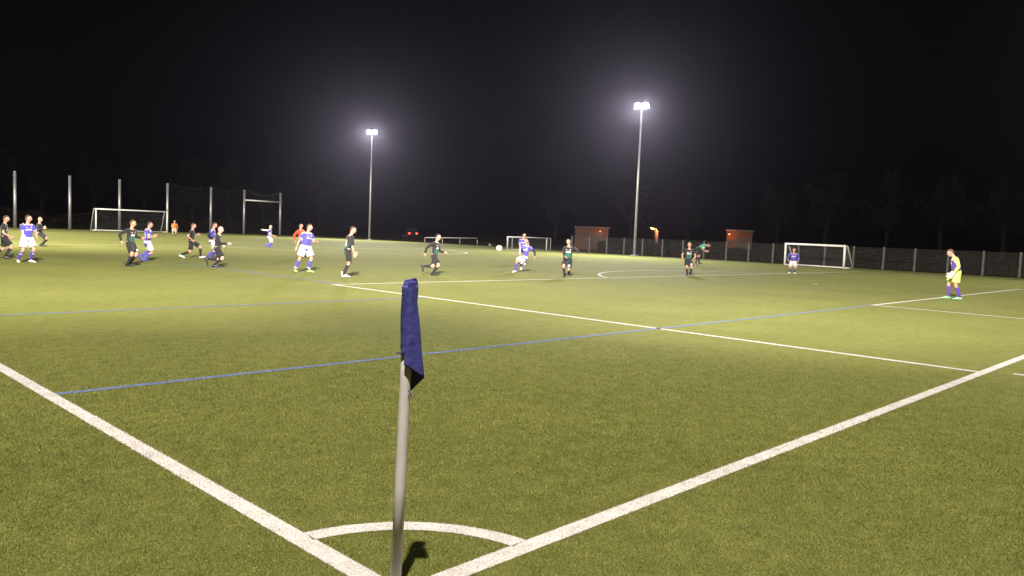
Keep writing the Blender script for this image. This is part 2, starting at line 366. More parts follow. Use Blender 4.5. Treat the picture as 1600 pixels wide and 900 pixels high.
def person(label, base, h, phi, head, sho, pel, hands, feet, group, shirt, shorts, sock, boot, hair='brown', hphi=None, sleeve=.62, sleeve_mat=None,
           skin=None, hint_knee=None, elbow=None, number=False, glove=None, under=None, hair_size=1.0, bulk=1.0, back_white=False, white_arm=False):
    """base: ground pixel. All other points are pixels plus a depth offset in metres away from the camera."""
    B = ground(*base); n = unit([B[0]-CAM[0], B[1]-CAM[1], 0]); sv = np.array([n[1], -n[0], 0.0])
    def P(q):
        x, y = q[0], q[1]; d = q[2] if len(q) > 2 else 0.0
        dr = pix(x, y); c = B+n*d; t = ((c-CAM)@n)/(dr@n); return CAM+dr*t
    k = h/1.75
    def dirn(a): a = R(a); return sv*math.cos(a)-n*math.sin(a)     # 0 = image right, 90 = towards the camera
    fw = dirn(phi); lf = np.cross([0, 0, 1.], fw)                    # person's left
    hf = dirn(phi if hphi is None else hphi)
    H, S, Pv = P(head), P(sho), P(pel)
    # keep bone lengths sane
    up = unit(S-Pv); S = Pv+up*.47*k
    nk = unit(H-S); H = S+nk*.20*k
    t = empty('person', (B[0], B[1], 0)); tag(t, label, 'person', group)
    O = np.array([B[0], B[1], 0.0])
    loc = lambda q: np.asarray(q)-O
    up = unit(S-Pv); lf2 = unit(lf-up*np.dot(lf, up)); fr2 = np.cross(lf2, up)
    SK = skin or SKIN
    # feet / legs
    legs = []
    for sgn, ft in zip((1, -1), feet):                              # left leg first
        x, d, z = ft[0], ft[1], ft[2]; fd = dirn(ft[3]) if len(ft) > 3 and ft[3] is not None else fw; pit = R(ft[4]) if len(ft) > 4 else 0.0
        g = P((x, base[1], d)); g[2] = z
        fdir = unit(fd*math.cos(pit)-np.array([0, 0, 1.])*math.sin(pit)); fup = unit(np.array([0, 0, 1.])-fdir*fdir[2])
        hip = Pv+lf2*sgn*.092*k-up*.01
        ank = g+fup*.085*k-fdir*.05*k
        knee, ank = ik(hip, ank, .435*k, .415*k, (hint_knee if hint_knee is not None else fw+np.array([0, 0, .15])+lf*sgn*.10))
        legs.append((hip, knee, ank, fdir, fup))
    arms = []
    for i, (sgn, hd) in enumerate(zip((1, -1), hands)):
        sh = S+lf2*sgn*.178*k-up*.045*k; ha = P(hd)
        eh = -fw*.9-np.array([0, 0, .5])+lf*sgn*.5
        if elbow and elbow[i] is not None: eh = P(elbow[i])-(sh+ha)/2
        el, wr = ik(sh, ha, .295*k, .255*k, eh); arms.append((sh, el, wr))
    # ---- body: one continuous surface
    b = MB()
    neck = S+unit(H-S)*.07*k
    tor = [(-.10, .125, .085), (0, .155, .11), (.10, .145, .105), (.22, .135, .10), (.34, .16, .11), (.43, .150, .095), (.48, .09, .07)]
    b.tube([loc(Pv+up*q[0]*k) for q in tor], [(q[1]*k*bulk, q[2]*k*bulk) for q in tor], 14, lf2)
    b.tube([loc(S-up*.04), loc(neck), loc(H-unit(H-S)*.03)], [.062*k, .054*k, .055*k], 10, lf2)
    for hip, kn, an, fd, fu in legs:
        mid = (hip+kn)/2; calf = kn*.68+an*.32-fd*.012
        b.tube([loc(hip+up*.05), loc(hip), loc(mid), loc(kn)], [.08*k, .088*k*bulk, .074*k*bulk, .054*k], 10)
        b.tube([loc(kn+unit(kn-an)*.02), loc(kn), loc(calf), loc(kn*.3+an*.7), loc(an)], [.05*k, .053*k, .056*k, .043*k, .036*k], 10)
    for sh, el, wr in arms:
        b.tube([loc(sh+unit(sh-el)*.03), loc(sh), loc((sh+el)/2), loc(el)], [.045*k, .055*k, .048*k, .040*k], 10)
        b.tube([loc(el), loc(el*.7+wr*.3), loc(wr)], [.040*k, .041*k, .027*k], 10)
    bv, bf = remesh(b, .017, 2)
    B2 = MB(); B2.add(bv, bf, 0)
    # head
    hu = unit(unit(H-S)*.6+np.array([0, 0, .6])); hfw = unit(hf-hu*np.dot(hf, hu)); hl = np.cross(hu, hfw)
    A = np.stack([hfw, hl, hu], 1)
    hv = (HS*k*1.0)@A.T+loc(H)
    B2.add(hv, HF, 0)
    for sgn in (1, -1):
        B2.tube([loc(H)+(A@np.array([-.004, sgn*.070, -.035]))*k, loc(H)+(A@np.array([-.010, sgn*.084, .0]))*k, loc(H)+(A@np.array([-.012, sgn*.080, .03]))*k], [(.012, .008), (.018, .010), (.010, .006)], 8, hfw)
        e = loc(H)+(A@np.array([.083, sgn*.031, .010]))*k; ev, ef = tube([e-hu*.006, e, e+hu*.006], [(.010, .006), (.014, .009), (.010, .006)], 8, hl); B2.add(ev, ef, 1)
    mo = loc(H)+(A@np.array([.094, 0, -.055]))*k; B2.tube([mo-hl*.024, mo, mo+hl*.024], [.004, .008, .004], 6, None, 2)
    # hands: palm, four fingers, thumb
    for i, (sh, el, wr) in enumerate(arms):
        sgn = (1, -1)[i]; d = unit(wr-el); pn = unit(-lf*sgn-d*np.dot(-lf*sgn, d)); ac = np.cross(d, pn)*sgn      # pn: palm faces body, ac: across towards thumb
        if np.dot(ac, fw) < 0: ac = -ac
        w0 = loc(wr)
        B2.tube([w0-d*.02, w0+d*.02, w0+d*.06*k, w0+d*.095*k], [(.024, .018), (.036, .017), (.041, .016), (.038, .012)], 10, ac)
        for q, ln in zip((-.030, -.010, .011, .031), (.055, .070, .075, .068)):
            p0 = w0+d*.088*k+ac*q; p1 = p0+d*ln*.45+pn*.008; p2 = p1+d*ln*.28+pn*.020; p3 = p2+d*ln*.15+pn*.022
            B2.tube([p0, p1, p2, p3], [.0095, .009, .0085, .006], 6)
        p0 = w0+d*.03+ac*.030; p1 = p0+d*.030+ac*.028+pn*.01; p2 = p1+d*.030+ac*.008+pn*.012
        B2.tube([p0, p1, p2], [.012, .011, .008], 6)
    bo = B2.build('body', [SK, EYE, LIP], t, True)
    # hair
    if hair:
        d = HG; fr = d[:, 0]; z = d[:, 2]
        mask = np.clip((z-(.30+.42*np.clip(fr, -1, 1)-.30*(fr < -.1)))/.14, 0, 1)
        nzv = .5+.5*np.sin(d[:, 0]*17+d[:, 1]*23)*np.sin(d[:, 2]*19+1)
        sc = .90+mask*(.155+.035*nzv)*hair_size
        hvv = (HS*sc[:, None]*k+np.array([-.004, 0, .004]))@A.T+loc(H)
        MB().add(hvv, HF).build('hair', HAIRS[hair], t, True)
    # ---- shirt
    sb = MB()
    st = [(-.13, .165, .118), (-.06, .168, .122), (.05, .158, .118), (.16, .150, .114), (.28, .160, .116), (.37, .172, .114), (.43, .160, .098), (.475, .085, .068)]
    sb.tube([loc(Pv+up*q[0]*k) for q in st], [(q[1]*k*bulk, q[2]*k*bulk) for q in st], 18, lf2)
    for sh, el, wr in arms:
        L1 = np.linalg.norm(el-sh)
        if sleeve <= 1.0:
            e = sh+(el-sh)*sleeve; sb.tube([loc(sh+up*.012-(sh-S)*.35), loc(sh), loc((sh+e)/2), loc(e)], [.06*k, .070*k, .070*k, .072*k], 12)
        else:
            e = el+(wr-el)*.92; sb.tube([loc(sh+up*.012-(sh-S)*.35), loc(sh), loc((sh+el)/2), loc(el)], [.06*k, .068*k, .060*k, .054*k], 12)
            sb.tube([loc(el), loc((el+e)/2), loc(e)], [.054*k, .048*k, .038*k], 12)
    sv_, sf_ = remesh(sb, .0125, 4)
    ce = np.array([sv_[list(q)].mean(0) for q in sf_])+O
    rel = ce-Pv; tt = (rel@up)/k; la = (rel@lf2)/k; fo = (rel@fr2)/k
    darm = np.full(len(ce), 9.0); tarm = np.zeros(len(ce))
    for sh, el, wr in arms:
        d1, t1 = seg_dist(ce, sh, el); d2, t2 = seg_dist(ce, el, wr); dd = np.minimum(d1, d2); ta = np.where(d1 <= d2, t1, 1+t2)
        m_ = dd < darm; darm[m_] = dd[m_]; tarm[m_] = ta[m_]
    armf = (darm < .085*k) & ((np.abs(la) > .150) | (fo > .135) | (fo < -.135) | (tarm > .35))
    mi = np.zeros(len(ce), int)
    mats_s = shirt['mats']; style = shirt['style']
    if style == 'blue':
        mi[(tt > .445) & ~armf] = 1
        dash = (np.sin(la*95) > -.55) | (np.abs(tt-.292) < .012)
        mi[(fo > .03) & (tt > .272) & (tt < .318) & (np.abs(la) < .105) & dash & ~armf] = 1
        mi[(fo > .03) & (tt > .360) & (tt < .395) & (np.abs(la-.075) < .022)] = 1
        mi[(fo > .03) & (tt > .362) & (tt < .380) & (np.abs(la+.075) < .022)] = 1
        if sleeve <= 1: mi[armf & (tarm > sleeve-.11)] = 1
        mi[(tt > .395) & (np.abs(fo) < .018) & (np.abs(la) > .08)] = 1
        if number or back_white:
            mi[(fo < -.03) & (tt > .14) & (tt < .33) & (np.abs(np.abs(la)-.05) < .016) & ~armf] = 1
            mi[(fo < -.03) & (np.abs(tt-.33) < .014) & (np.abs(la) < .06) & ~armf] = 1
            mi[(fo < -.03) & (np.abs(tt-.235) < .012) & (np.abs(la) < .05) & ~armf] = 1
        mi[(np.abs(fo) < .035) & (np.abs(la) > .10) & (tt < -.02) & ~armf] = 2
    elif style == 'black':
        low = (tt < .225) & ~armf
        mi[low & (np.sin(la*85+.8) > -.45) & (np.abs(la) < .128)] = 2
        dash = (np.sin(la*80) > -.5)
        mi[(fo > .03) & (tt > .235) & (tt < .268) & (np.abs(la) < .105) & ~armf] = 1
        mi[(fo > .03) & (tt > .275) & (tt < .305) & (np.abs(la) < .085) & dash & ~armf] = 1
        mi[(fo > .03) & (np.hypot(tt-.355, la-.075) < .024) & ~armf] = 1
        mi[(fo > .03) & (np.abs(tt-.355) < .008) & (np.abs(la+.075) < .026) & ~armf] = 1
        if number:
            mi[(fo < -.03) & (tt > .10) & (tt < .31) & (np.abs(la+.055) < .017) & ~armf] = 1
            mi[(fo < -.03) & (tt > .10) & (tt < .31) & (np.abs(la-.03) < .017) & ~armf] = 1
            mi[(fo < -.03) & (np.abs(tt-.30) < .014) & (np.abs(la-.055) < .03) & ~armf] = 1
    elif style == 'keeper':
        mi[armf] = 1; mi[(tt > .40) & (np.abs(la) > .06)] = 1
        mi[(fo > .03) & (np.abs(tt-.30) < .02) & (np.abs(la) < .06) & ~armf] = 2
    elif style == 'bend':
        mi[(tt > .05) & (np.abs(la) < .05) & (fo < 0)] = 1; mi[(tt < .12) & ~armf] = 2; mi[armf & (tarm > sleeve-.25)] = 1
    elif style == 'referee':
        mi[(fo > .03) & (tt > .30) & (tt < .35) & (np.abs(la-.08) < .03)] = 1
    if sleeve_mat is not None:
        mats_s = mats_s+[sleeve_mat]; mi[armf & (tarm > (.45 if under else 0))] = len(mats_s)-1
    s2 = MB(); s2.add(sv_, sf_); s2.m = mi.tolist(); s2.build('shirt', mats_s, t, True)
    if white_arm:
        sh, el, wr = arms[0]; MB().tube([loc(sh*.45+el*.55), loc(el), loc(el*.5+wr*.5), loc(wr)], [.064*k, .058*k, .052*k, .040*k], 12).build('undershirt_sleeve', WHITE, t, True)
    # ---- shorts
    hb = MB()
    hb.tube([loc(Pv+up*.06*k), loc(Pv-up*.02*k), loc(Pv-up*.09*k)], [(.152*k*bulk, .115*k*bulk), (.172*k*bulk, .130*k*bulk), (.165*k*bulk, .120*k*bulk)], 14, lf2)
    for hip, kn, an, fd, fu in legs:
        e = hip+(kn-hip)*.80
        hb.tube([loc(hip+up*.03), loc(hip+(kn-hip)*.25), loc(hip+(kn-hip)*.55), loc(e)], [.095*k*bulk, .105*k*bulk, .108*k*bulk, .112*k*bulk], 12)
    v_, f_ = remesh(hb, .015, 3)
    c2 = np.array([v_[list(q)].mean(0) for q in f_])+O; mi2 = np.zeros(len(f_), int)
    if shorts[0] is BLACK:
        hip, kn = legs[0][0], legs[0][1]; spot = hip+(kn-hip)*.62+fw*.10
        mi2[np.linalg.norm(c2-spot, axis=1) < .050] = 1
    s3 = MB(); s3.add(v_, f_); s3.m = mi2.tolist(); s3.build('shorts', list(shorts)+[WHITE], t, True)
    # ---- socks and boots
    for hip, kn, an, fd, fu in legs:
        top = kn+(an-kn)*.17; calf = kn*.66+an*.34-fd*.012; mb = MB()
        rows = [top, top+(an-kn)*.05, calf, kn*.32+an*.68, an+(an-kn)*.04]
        mb.tube([loc(q) for q in rows], [.060*k, .061*k, .064*k, .050*k, .044*k], 12)
        so = mb.build('sock', sock[0], t, True)
        if len(sock) > 1:
            q = kn*(1-sock[2])+an*sock[2]; r = MB(); r.tube([loc(q), loc(q+(an-kn)*.09)], [.060*k, .056*k], 12); r.build('sock_band', sock[1], so, True)
        heel = an-fu*.035*k-fd*.055*k; bt = MB(); sid = np.cross(fu, fd)
        ln = .275*k; secs = [(-.0, .030, .032), (.10, .038, .046), (.30, .040, .052), (.50, .042, .040), (.72, .047, .030), (.90, .040, .023), (1.0, .022, .015)]
        bot = heel-fu*.046*k
        bt.tube([loc(bot+fd*ln*q+fu*hh*k) for q, ww, hh in secs], [(ww*k, hh*k) for q, ww, hh in secs], 12, sid)
        bt.build('boot', BOOTM[boot], t, True)
    if glove:
        for i, (sh, el, wr) in enumerate(arms):
            d = unit(wr-el); gb = MB(); ac = unit(fw-d*np.dot(fw, d)); w0 = loc(wr)
            gb.tube([w0-d*.05, w0, w0+d*.06, w0+d*.12], [(.040, .034), (.042, .032), (.055, .030), (.050, .026)], 10, ac)
            for q in (-.042, -.014, .014, .042): gb.tube([w0+d*.10+ac*q, w0+d*.155+ac*q*1.1, w0+d*.20+ac*q*1.1], [.016, .016, .012], 8)
            gb.tube([w0+d*.03+ac*.045, w0+d*.08+ac*.085, w0+d*.11+ac*.095], [.017, .017, .012], 8)
            gb.build('glove', glove, t, True)
    return t

BT = dict(style='blue', mats=[BLUE, WHITE, BLUED]); KT = dict(style='black', mats=[BLACK, WHITE, GREEN])
BG, KG = 'players in violet blue shirts', 'players in black and green shirts'
WS, KS = [WHITE], [BLACK]
BS = [BLUED, WHITE, .30]; BSW = [BLUE, WHITE, .78]; BKS = [BLACK]

person('player in black walking at the very left edge of the picture', (8, 404), 1.74, 8, (11, 337), (7, 344), (6.5, 370), [(12, 369, .25), (16, 370, -.2)], [(-12, .12, .03, 0, 25), (10, -.12, 0, 0)], KG, KT, KS, BKS, 'black', 'brown', 5, .62)
person('player in blue shirt and white shorts with white boots, nearest the left edge', (38, 410), 1.76, 62, (45, 337), (43, 344.5), (42, 372), [(58, 372.5, -.05), (38, 376, -.15)], [(49, .0, 0, 45), (28, -.05, 0, 80)], BG, BT, WS, BS, 'white', 'brown', 15, .62, bulk=1.12, elbow=[(54, 360, .1), (33, 361, .1)])
person('person in black tracksuit top and shorts looking down, behind the leftmost blue player', (66, 385), 1.80, 20, (65, 335), (61, 344), (62, 364), [(69, 355, -.1), (68, 357, -.25)], [(65, .1, 0), (68, -.1, 0)], KG, dict(style='referee', mats=[BLACK, WHITE]), KS, BKS, 'black', 'fair', 25, 2)
person('player in long sleeved black and green kit, head turned right, beside a running blue player', (203, 416), 1.74, 40, (209, 343), (206, 351.5), (203.5, 379), [(222, 372, .15), (189.5, 377, -.1)], [(205, .10, 0, 20), (200, -.08, 0, 40)], KG, KT, KS, BKS, 'black', 'red', 10, 2)
person('blue player jogging away to the right with white marks on his back', (226, 408), 1.74, -22, (237, 343.5), (232, 351), (230, 377.5), [(238, 370, .2), (241, 368.5, -.15)], [(217.5, .12, .10, -10, 55), (226, -.05, 0, -10)], BG, BT, WS, [BLUE], 'blue', 'brown', 0, .62, back_white=True, elbow=[None, (232, 365, -.2)])
person('small far figure in an orange bib and beige shorts by the goal post', (271, 368.5), 1.74, 80, (273, 342.5), (273, 345.5), (272.5, 357), [(277.5, 357, 0), (270, 356, -.2)], [(273.5, 0, 0), (269.5, 0, 0)], 'people in orange', dict(style='plain', mats=[ORANGE]), [BEIGE], [BEIGE], 'black', 'fair', None, .6, bulk=1.1)
person('man in short sleeved black shirt striding right in white boots', (300, 403), 1.78, 0, (304.5, 344), (301, 351.5), (299, 377), [(308.5, 367, .25), (300, 375, -.22)], [(316, .08, .0, 0, -12), (283, -.08, .03, 0, 22)], KG, dict(style='referee', mats=[BLACK, WHITE]), KS, BKS, 'white', 'red', 5, .62)
person('blue player half hidden behind the shaven headed black shirted runner', (328, 405), 1.78, 12, (338, 343.5), (334, 351), (331, 376), [(340, 371, .2), (334, 373, -.2)], [(324, -.05, 0, 10, 20), (333, .15, 0, 10)], BG, BT, WS, [BLUE], 'blue', 'brown', 5, 2, sleeve_mat=NAVYS, under=True, elbow=[None, (327, 364, -.2)])
person('shaven headed player in black and green running right', (337, 417.5), 1.74, 15, (347.5, 350.5), (342.5, 359), (340, 387), [(348, 384, .25), (356, 381, -.2)], [(321, .12, .22, 5, 70), (336, -.05, 0, 5)], KG, KT, KS, BKS, 'black', None, 15, 2, skin=SKINB)
person('distant bald blue player with one arm stretched back, in front of the tall net frame', (419, 386.5), 1.76, 25, (424, 349), (422.5, 354), (421, 370), [(408, 359, .05), (428.5, 369, -.1)], [(416, .08, .02, 20, 20), (422, -.05, 0, 30)], BG, BT, WS, [BLUE], 'blue', None, 20, .62, skin=SKINB, white_arm=True)
person('person in orange red sweater standing behind the big blue player', (474, 402), 1.80, 45, (470.5, 350.5), (469, 357), (472, 374), [(474, 376, .1), (461, 376, -.05)], [(477, .05, 0, 20), (471, -.05, 0)], 'people in orange', dict(style='plain', mats=[RED]), KS, BKS, 'black', 'dark', 30, 2)
person('stocky blue player with white shorts and lime boots in mid field', (475, 425.5), 1.78, 48, (485, 351), (481.5, 358), (477.5, 385), [(495, 378, -.05), (462.5, 388, .0)], [(484, .05, 0, 30), (461, -.1, 0, 75)], BG, BT, WS, BSW, 'lime', 'brown', 15, .62, bulk=1.18, elbow=[None, (466, 371, .1)])
person('player in black seen from behind standing at the penalty area corner', (540, 433), 1.74, -18, (553, 356), (548.5, 364.5), (543.5, 390), [(554, 393, .25), (553.5, 397, -.2)], [(536, .12, .05, -10, 35), (539, -.06, 0, -10)], KG, KT, KS, BKS, 'white', 'brown', 5, .9, number=True, elbow=[None, (548, 382, -.2)])
person('player in long sleeved black and green running right, above the corner flag', (676, 430.5), 1.74, 28, (686.5, 364.5), (682.5, 373), (679, 398.5), [(695, 394.5, .1), (664, 396, -.05)], [(658, .15, .26, 20, 70), (677, -.05, 0, 20)], KG, KT, KS, BKS, 'black', 'dark', 10, 2)
person('blue player sprinting towards the ball with white shorts', (806, 425.5), 1.72, 112, (822, 375), (823, 382.5), (819.5, 401), [(835.5, 401, -.05), (815.5, 397, -.30)], [(815, .45, .22, 110, 55), (804, -.2, 0, 125)], BG, BT, WS, [BLUE], 'white', 'red', 100, 2, sleeve_mat=NAVYS, under=True, elbow=[(836, 389, .15), None])
person('blue player mostly hidden behind the sprinting blue player', (817, 413.5), 1.78, 95, (820, 364.5), (818, 372), (817, 388), [(823, 388, .0), (813, 391, -.05)], [(820, 0, 0), (815, 0, 0)], BG, BT, WS, [BLUE], 'white', 'dark', 80, .62)
person('dark haired player in black and green running at the penalty line', (881, 432), 1.76, 98, (887.5, 372), (889.5, 380), (887.5, 404), [(901.5, 397, .0), (883, 401, -.30)], [(889, .40, .20, 95, 60), (881.5, -.1, 0, 105)], KG, KT, KS, BKS, 'black', 'dark', 110, 2, elbow=[(900, 388, .2), None])
person('short sleeved player in black and green facing the camera on the penalty area line', (1076, 430), 1.74, 85, (1077.5, 379), (1077.5, 386), (1076, 405), [(1083.5, 405.5, -.12), (1067, 406, -.10)], [(1079, .0, 0, 75), (1073, .0, 0, 100)], KG, KT, KS, BKS, 'black', 'fair', 95, .55, elbow=[(1085.5, 396, .05), (1066.5, 396, .05)])
person('player in bright green and white shirt bent forward behind the line player', (1090, 416), 1.74, 5, (1108, 383), (1104, 382), (1092, 389), [(1105, 392, .15), (1103, 393, -.1)], [(1086, .1, .10, 0, 50), (1093, -.05, 0)], KG, dict(style='bend', mats=[LGREEN, WHITE, BLACK]), KS, BKS, 'black', 'dark', 0, .62, bulk=1.25)
person('blue player in white shorts standing in front of the white youth goal', (1237, 427.5), 1.70, 88, (1241.5, 385), (1240.5, 391), (1239.5, 409), [(1247.5, 407, -.05), (1231.5, 406, -.05)], [(1241.5, 0, 0, 70), (1233.5, .0, 0, 110)], BG, BT, WS, [BLUED], 'white', 'dark', 80, 2)
person('goalkeeper in purple and lime kit leaning forward by the goal area', (1488, 467.5), 1.80, 165, (1482, 391), (1491, 399), (1494.5, 425), [(1490, 427, -.30), (1486, 427, .15)], [(1497, -.10, 0, 175), (1479, .08, 0, 170)], 'goalkeeper', dict(style='keeper', mats=[PURPLE, LIME, WHITE]), [LIME], [PURPLE], 'mint', 'red', 175, 2, glove=WHITE, elbow=[(1502, 411, -.3), (1498, 412, .3)], bulk=1.12)

# ------------------------------------------------------------------ ball (in the air, over its shadow)
sp = ground(781, 431); dsp = np.hypot(sp[0]-CAM[0], sp[1]-CAM[1])
bp_ = at_dist(780, 388, dsp+.6)
PANEL = mat('ball leather', (.82, .84, .76), .4, .5, .05, 10); BDARK = mat('ball pattern', (.35, .42, .30), .4, .5)
bm = bmesh.new(); bmesh.ops.create_icosphere(bm, subdivisions=4, radius=.115)
ico = [Vector(v) for v in ((0, .5257, .8507), (0, -.5257, .8507), (0, .5257, -.8507), (0, -.5257, -.8507), (.5257, .8507, 0), (-.5257, .8507, 0), (.5257, -.8507, 0), (-.5257, -.8507, 0), (.8507, 0, .5257), (-.8507, 0, .5257), (.8507, 0, -.5257), (-.8507, 0, -.5257))]
for v in bm.verts:
    d = v.co.normalized(); m = max(d.dot(q) for q in ico)
    if abs(m-.93) < .012: v.co *= .982
for f in bm.faces:
    d = f.calc_center_median().normalized(); f.material_index = 1 if max(d.dot(q) for q in ico) > .965 else 0; f.smooth = True
me = bpy.data.meshes.new('football'); bm.to_mesh(me); bm.free(); me.materials.append(PANEL); me.materials.append(BDARK)
o = bpy.data.objects.new('football', me); COL.objects.link(o); o.location = bp_; tag(o, 'white football in the air left of the sprinting blue player', 'football')

# ------------------------------------------------------------------ corner flag
FLAG = mat('navy flag cloth', (.042, .044, .19), .7, .2, .12, 25, bump=.3)
POLE = mat('flag pole plastic', (.52, .49, .48), .45, .4, .06, 10)
fb = ground(617.5, 918); fb[2] = 0; t = empty('corner_flag', (fb[0], fb[1], 0)); tag(t, 'grey corner flag post with drooping navy blue flag', 'corner flag')
fn = unit([fb[0]-CAM[0], fb[1]-CAM[1], 0]); fs = np.array([fn[1], -fn[0], 0.0])
HT = 1.462; lean = fs*.028
def fp(s, d, z): return lean*(z/HT)+fs*s+fn*d+np.array([0, 0, z])
MB().tube([fp(0, 0, -.02), fp(0, 0, .5), fp(0, 0, 1.0), fp(0, 0, HT-.02)], [.0265, .0265, .0265, .0265], 20).build('pole', POLE, t, True)
MB().tube([fp(0, 0, 0), fp(0, 0, .012), fp(0, 0, .03)], [.045, .042, .029], 20).build('base_collar', RUBBER, t, True)
# cloth: sleeve round the pole, front panel, fold, back panel
def cloth_grid(fn_, nu, nv, name, thick=.003):
    v = np.array([fn_(i/nu, j/nv) for i in range(nu+1) for j in range(nv+1)]); f = [(i*(nv+1)+j, i*(nv+1)+j+1, (i+1)*(nv+1)+j+1, (i+1)*(nv+1)+j) for i in range(nu) for j in range(nv)]
    b = MB(); b.add(v, f); o = b.build(name, FLAG, t, True); md = o.modifiers.new('solid', 'SOLIDIFY'); md.thickness = thick; md.offset = 0; return o
def sleeve(u, v):
    an = 2*math.pi*v; z = HT+.012-.345*u
    wr = .0015*math.sin(an*3+u*9)+.0020*math.sin(an*2+u*3.7+1)+.0035*math.sin(u*31+an*2)*max(0, u-.8)*5
    r = .031+wr+.004*(1-u); r *= (.70+.30*min(1, u*10))
    return fp(r*math.cos(an), r*math.sin(an), z+.008*math.sin(an+2)*u+.012*math.cos(an*.5+.8)*(u < .08))
cloth_grid(sleeve, 44, 36, 'flag_sleeve')
def drape(u, v):
    # v 0..0.55 front panel out to the right hand fold, 0.55..1 back panel returning behind and hanging lower
    zt = HT+.006
    edge = .024+.062*u
    if v < .55:
        q = v/.55; s = -.010*(1-q)+edge*q; d = -.040-.006*math.sin(q*math.pi)+.018*q*q; zb = 1.080-.062*q
    else:
        q = (v-.55)/.45; s = edge*(1-q)+.006*q; d = -.022+.030*math.sin(q*1.5)-.004*u; zb = 1.018-.092*q
    d += .0022*math.sin(v*17+u*4)*u; s += .0012*math.sin(u*11+v*5)
    return fp(s, d, zt+(zb-zt)*u)
cloth_grid(drape, 40, 44, 'flag_cloth')
tb = MB(); tb.tube([fp(-.033, -.012, 1.128), fp(-.045, -.02, 1.134), fp(-.052, -.02, 1.131)], [.004, .003, .002], 6); tb.tube([fp(.016, -.03, .958), fp(.026, -.036, .945), fp(.03, -.034, .925)], [.004, .003, .002], 6)
tb.build('tie_cord', FLAG, t)

# ------------------------------------------------------------------ goals
def net_patch(mb, p00, p10, p01, p11, step=.14, th=.004):
    p00, p10, p01, p11 = map(np.asarray, (p00, p10, p01, p11))
    nu = max(1, int(np.linalg.norm(p10-p00)/step)); nv = max(1, int(np.linalg.norm(p01-p00)/step))
    for i in range(nu+1):
        a = i/nu; mb.tube([p00+(p10-p00)*a, p01+(p11-p01)*a], [th, th], 3, caps=False)
    for j in range(nv+1):
        a = j/nv; mb.tube([p00+(p01-p00)*a, p10+(p11-p10)*a], [th, th], 3, caps=False)
def goal(label, a, b, h, depth, dirv, m, wpost, top_depth=.8, box=False, net=True):
    a = np.array([a[0], a[1], 0.]); b = np.array([b[0], b[1], 0.]); t = empty('football_goal', a); tag(t, label, 'goal')
    ab = b-a; dv = unit([dirv[0], dirv[1], 0]); up = np.array([0, 0, 1.]); z0 = np.zeros(3); r = wpost/2
    for q in (z0, ab): MB().tube([q, q+up*h], [r, r], 12).build('post', m, t, True)
    MB().tube([up*(h-r)+unit(ab)*r*.6, ab+up*(h-r)-unit(ab)*r*.6], [r, r], 12).build('crossbar', m, t, True)
    for q in (z0, ab):
        top = q+up*(h-r)+dv*top_depth; bot = q+dv*depth+up*.03
        MB().tube([q+up*(h-r)+dv*r, top, bot], [r*.6, r*.6, r*.6], 8).build('stanchion', m, t, True)
        MB().tube([q+up*.03+dv*r, bot], [r*.6, r*.6], 8).build('side_rail', m, t, True)
    MB().tube([dv*depth+up*.03, ab+dv*depth+up*.03], [r*.6, r*.6], 8).build('ground_bar', m, t, True)
    if box: MB().tube([dv*top_depth+up*(h-r), ab+dv*top_depth+up*(h-r)], [r*.6, r*.6], 8).build('rear_crossbar', m, t, True)
    if net:
        nb = MB(); T0, T1 = up*(h-r), ab+up*(h-r); R0, R1 = T0+dv*top_depth, T1+dv*top_depth; G0, G1 = dv*depth+up*.03, ab+dv*depth+up*.03
        net_patch(nb, T0, T1, R0, R1); net_patch(nb, R0, R1, G0, G1); net_patch(nb, z0, G0, T0, R0); net_patch(nb, ab, G1, T1, R1)
        tag(nb.build('net', NET, t), kind='stuff')
    return t
ga, gb_ = ground(150, 360.3), ground(261, 363.2)
goal('white full size goal at the far end of the pitch', ga, gb_, 2.5, 1.9, (0.02, 1), ALU_WHITE, .15)
ra, rb = ground(1226, 414), ground(1318, 420)
goal('white youth goal on the far touchline, behind a blue player', ra, rb, 1.68, 1.5, (1, -.05), ALU_WHITE, .15, .4)
ma, mb_ = ground(792.5, 390.6), ground(853.5, 391.8)
goal('small grey portable goal behind the sprinting blue player', ma, mb_, 1.27, .9, (.80, .22), GOAL_GREY, .12, .9, True)

# ------------------------------------------------------------------ ball stop poles and nets behind the far goal
PX = [(23, 268), (109, 275), (187, 281), (262, 287), (330, 293), (382, 297), (438.5, 302)]
poles = []
NAMES = ['leftmost tall ball stop pole, left of the blue player', 'tall ball stop pole between the left players and the far goal', 'tall ball stop pole behind the middle of the far goal', 'tall ball stop pole rising behind the right post of the far goal', 'tall ball stop pole above the half hidden blue player', 'left pole of the tall frame with the crossbar', 'right pole of the tall frame with the crossbar, above the person in red']
for (x, ty), nm in zip(PX, NAMES):
    p = on_y(x, ty, 97.5); base = np.array([p[0], 97.5, 0]); hgt = p[2]
    t = empty('ball_stop_pole', base); tag(t, nm, 'pole', 'tall poles of the ball stop net')
    MB().tube([(0, 0, 0), (0, 0, hgt)], [.17, .15], 12).build('pole_shaft', GALV, t, True)
    MB().tube([(0, 0, hgt), (0, 0, hgt+.05)], [.165, .12], 12).build('pole_cap', GALV, t, True)
    cl = MB()
    for z in (hgt*.25, hgt*.6, hgt*.93): cl.tube([(0, 0, z), (0, 0, z+.06)], [.19, .19], 12)
    cl.build('net_clamp', LAMPBODY, t)
    poles.append((base, hgt))
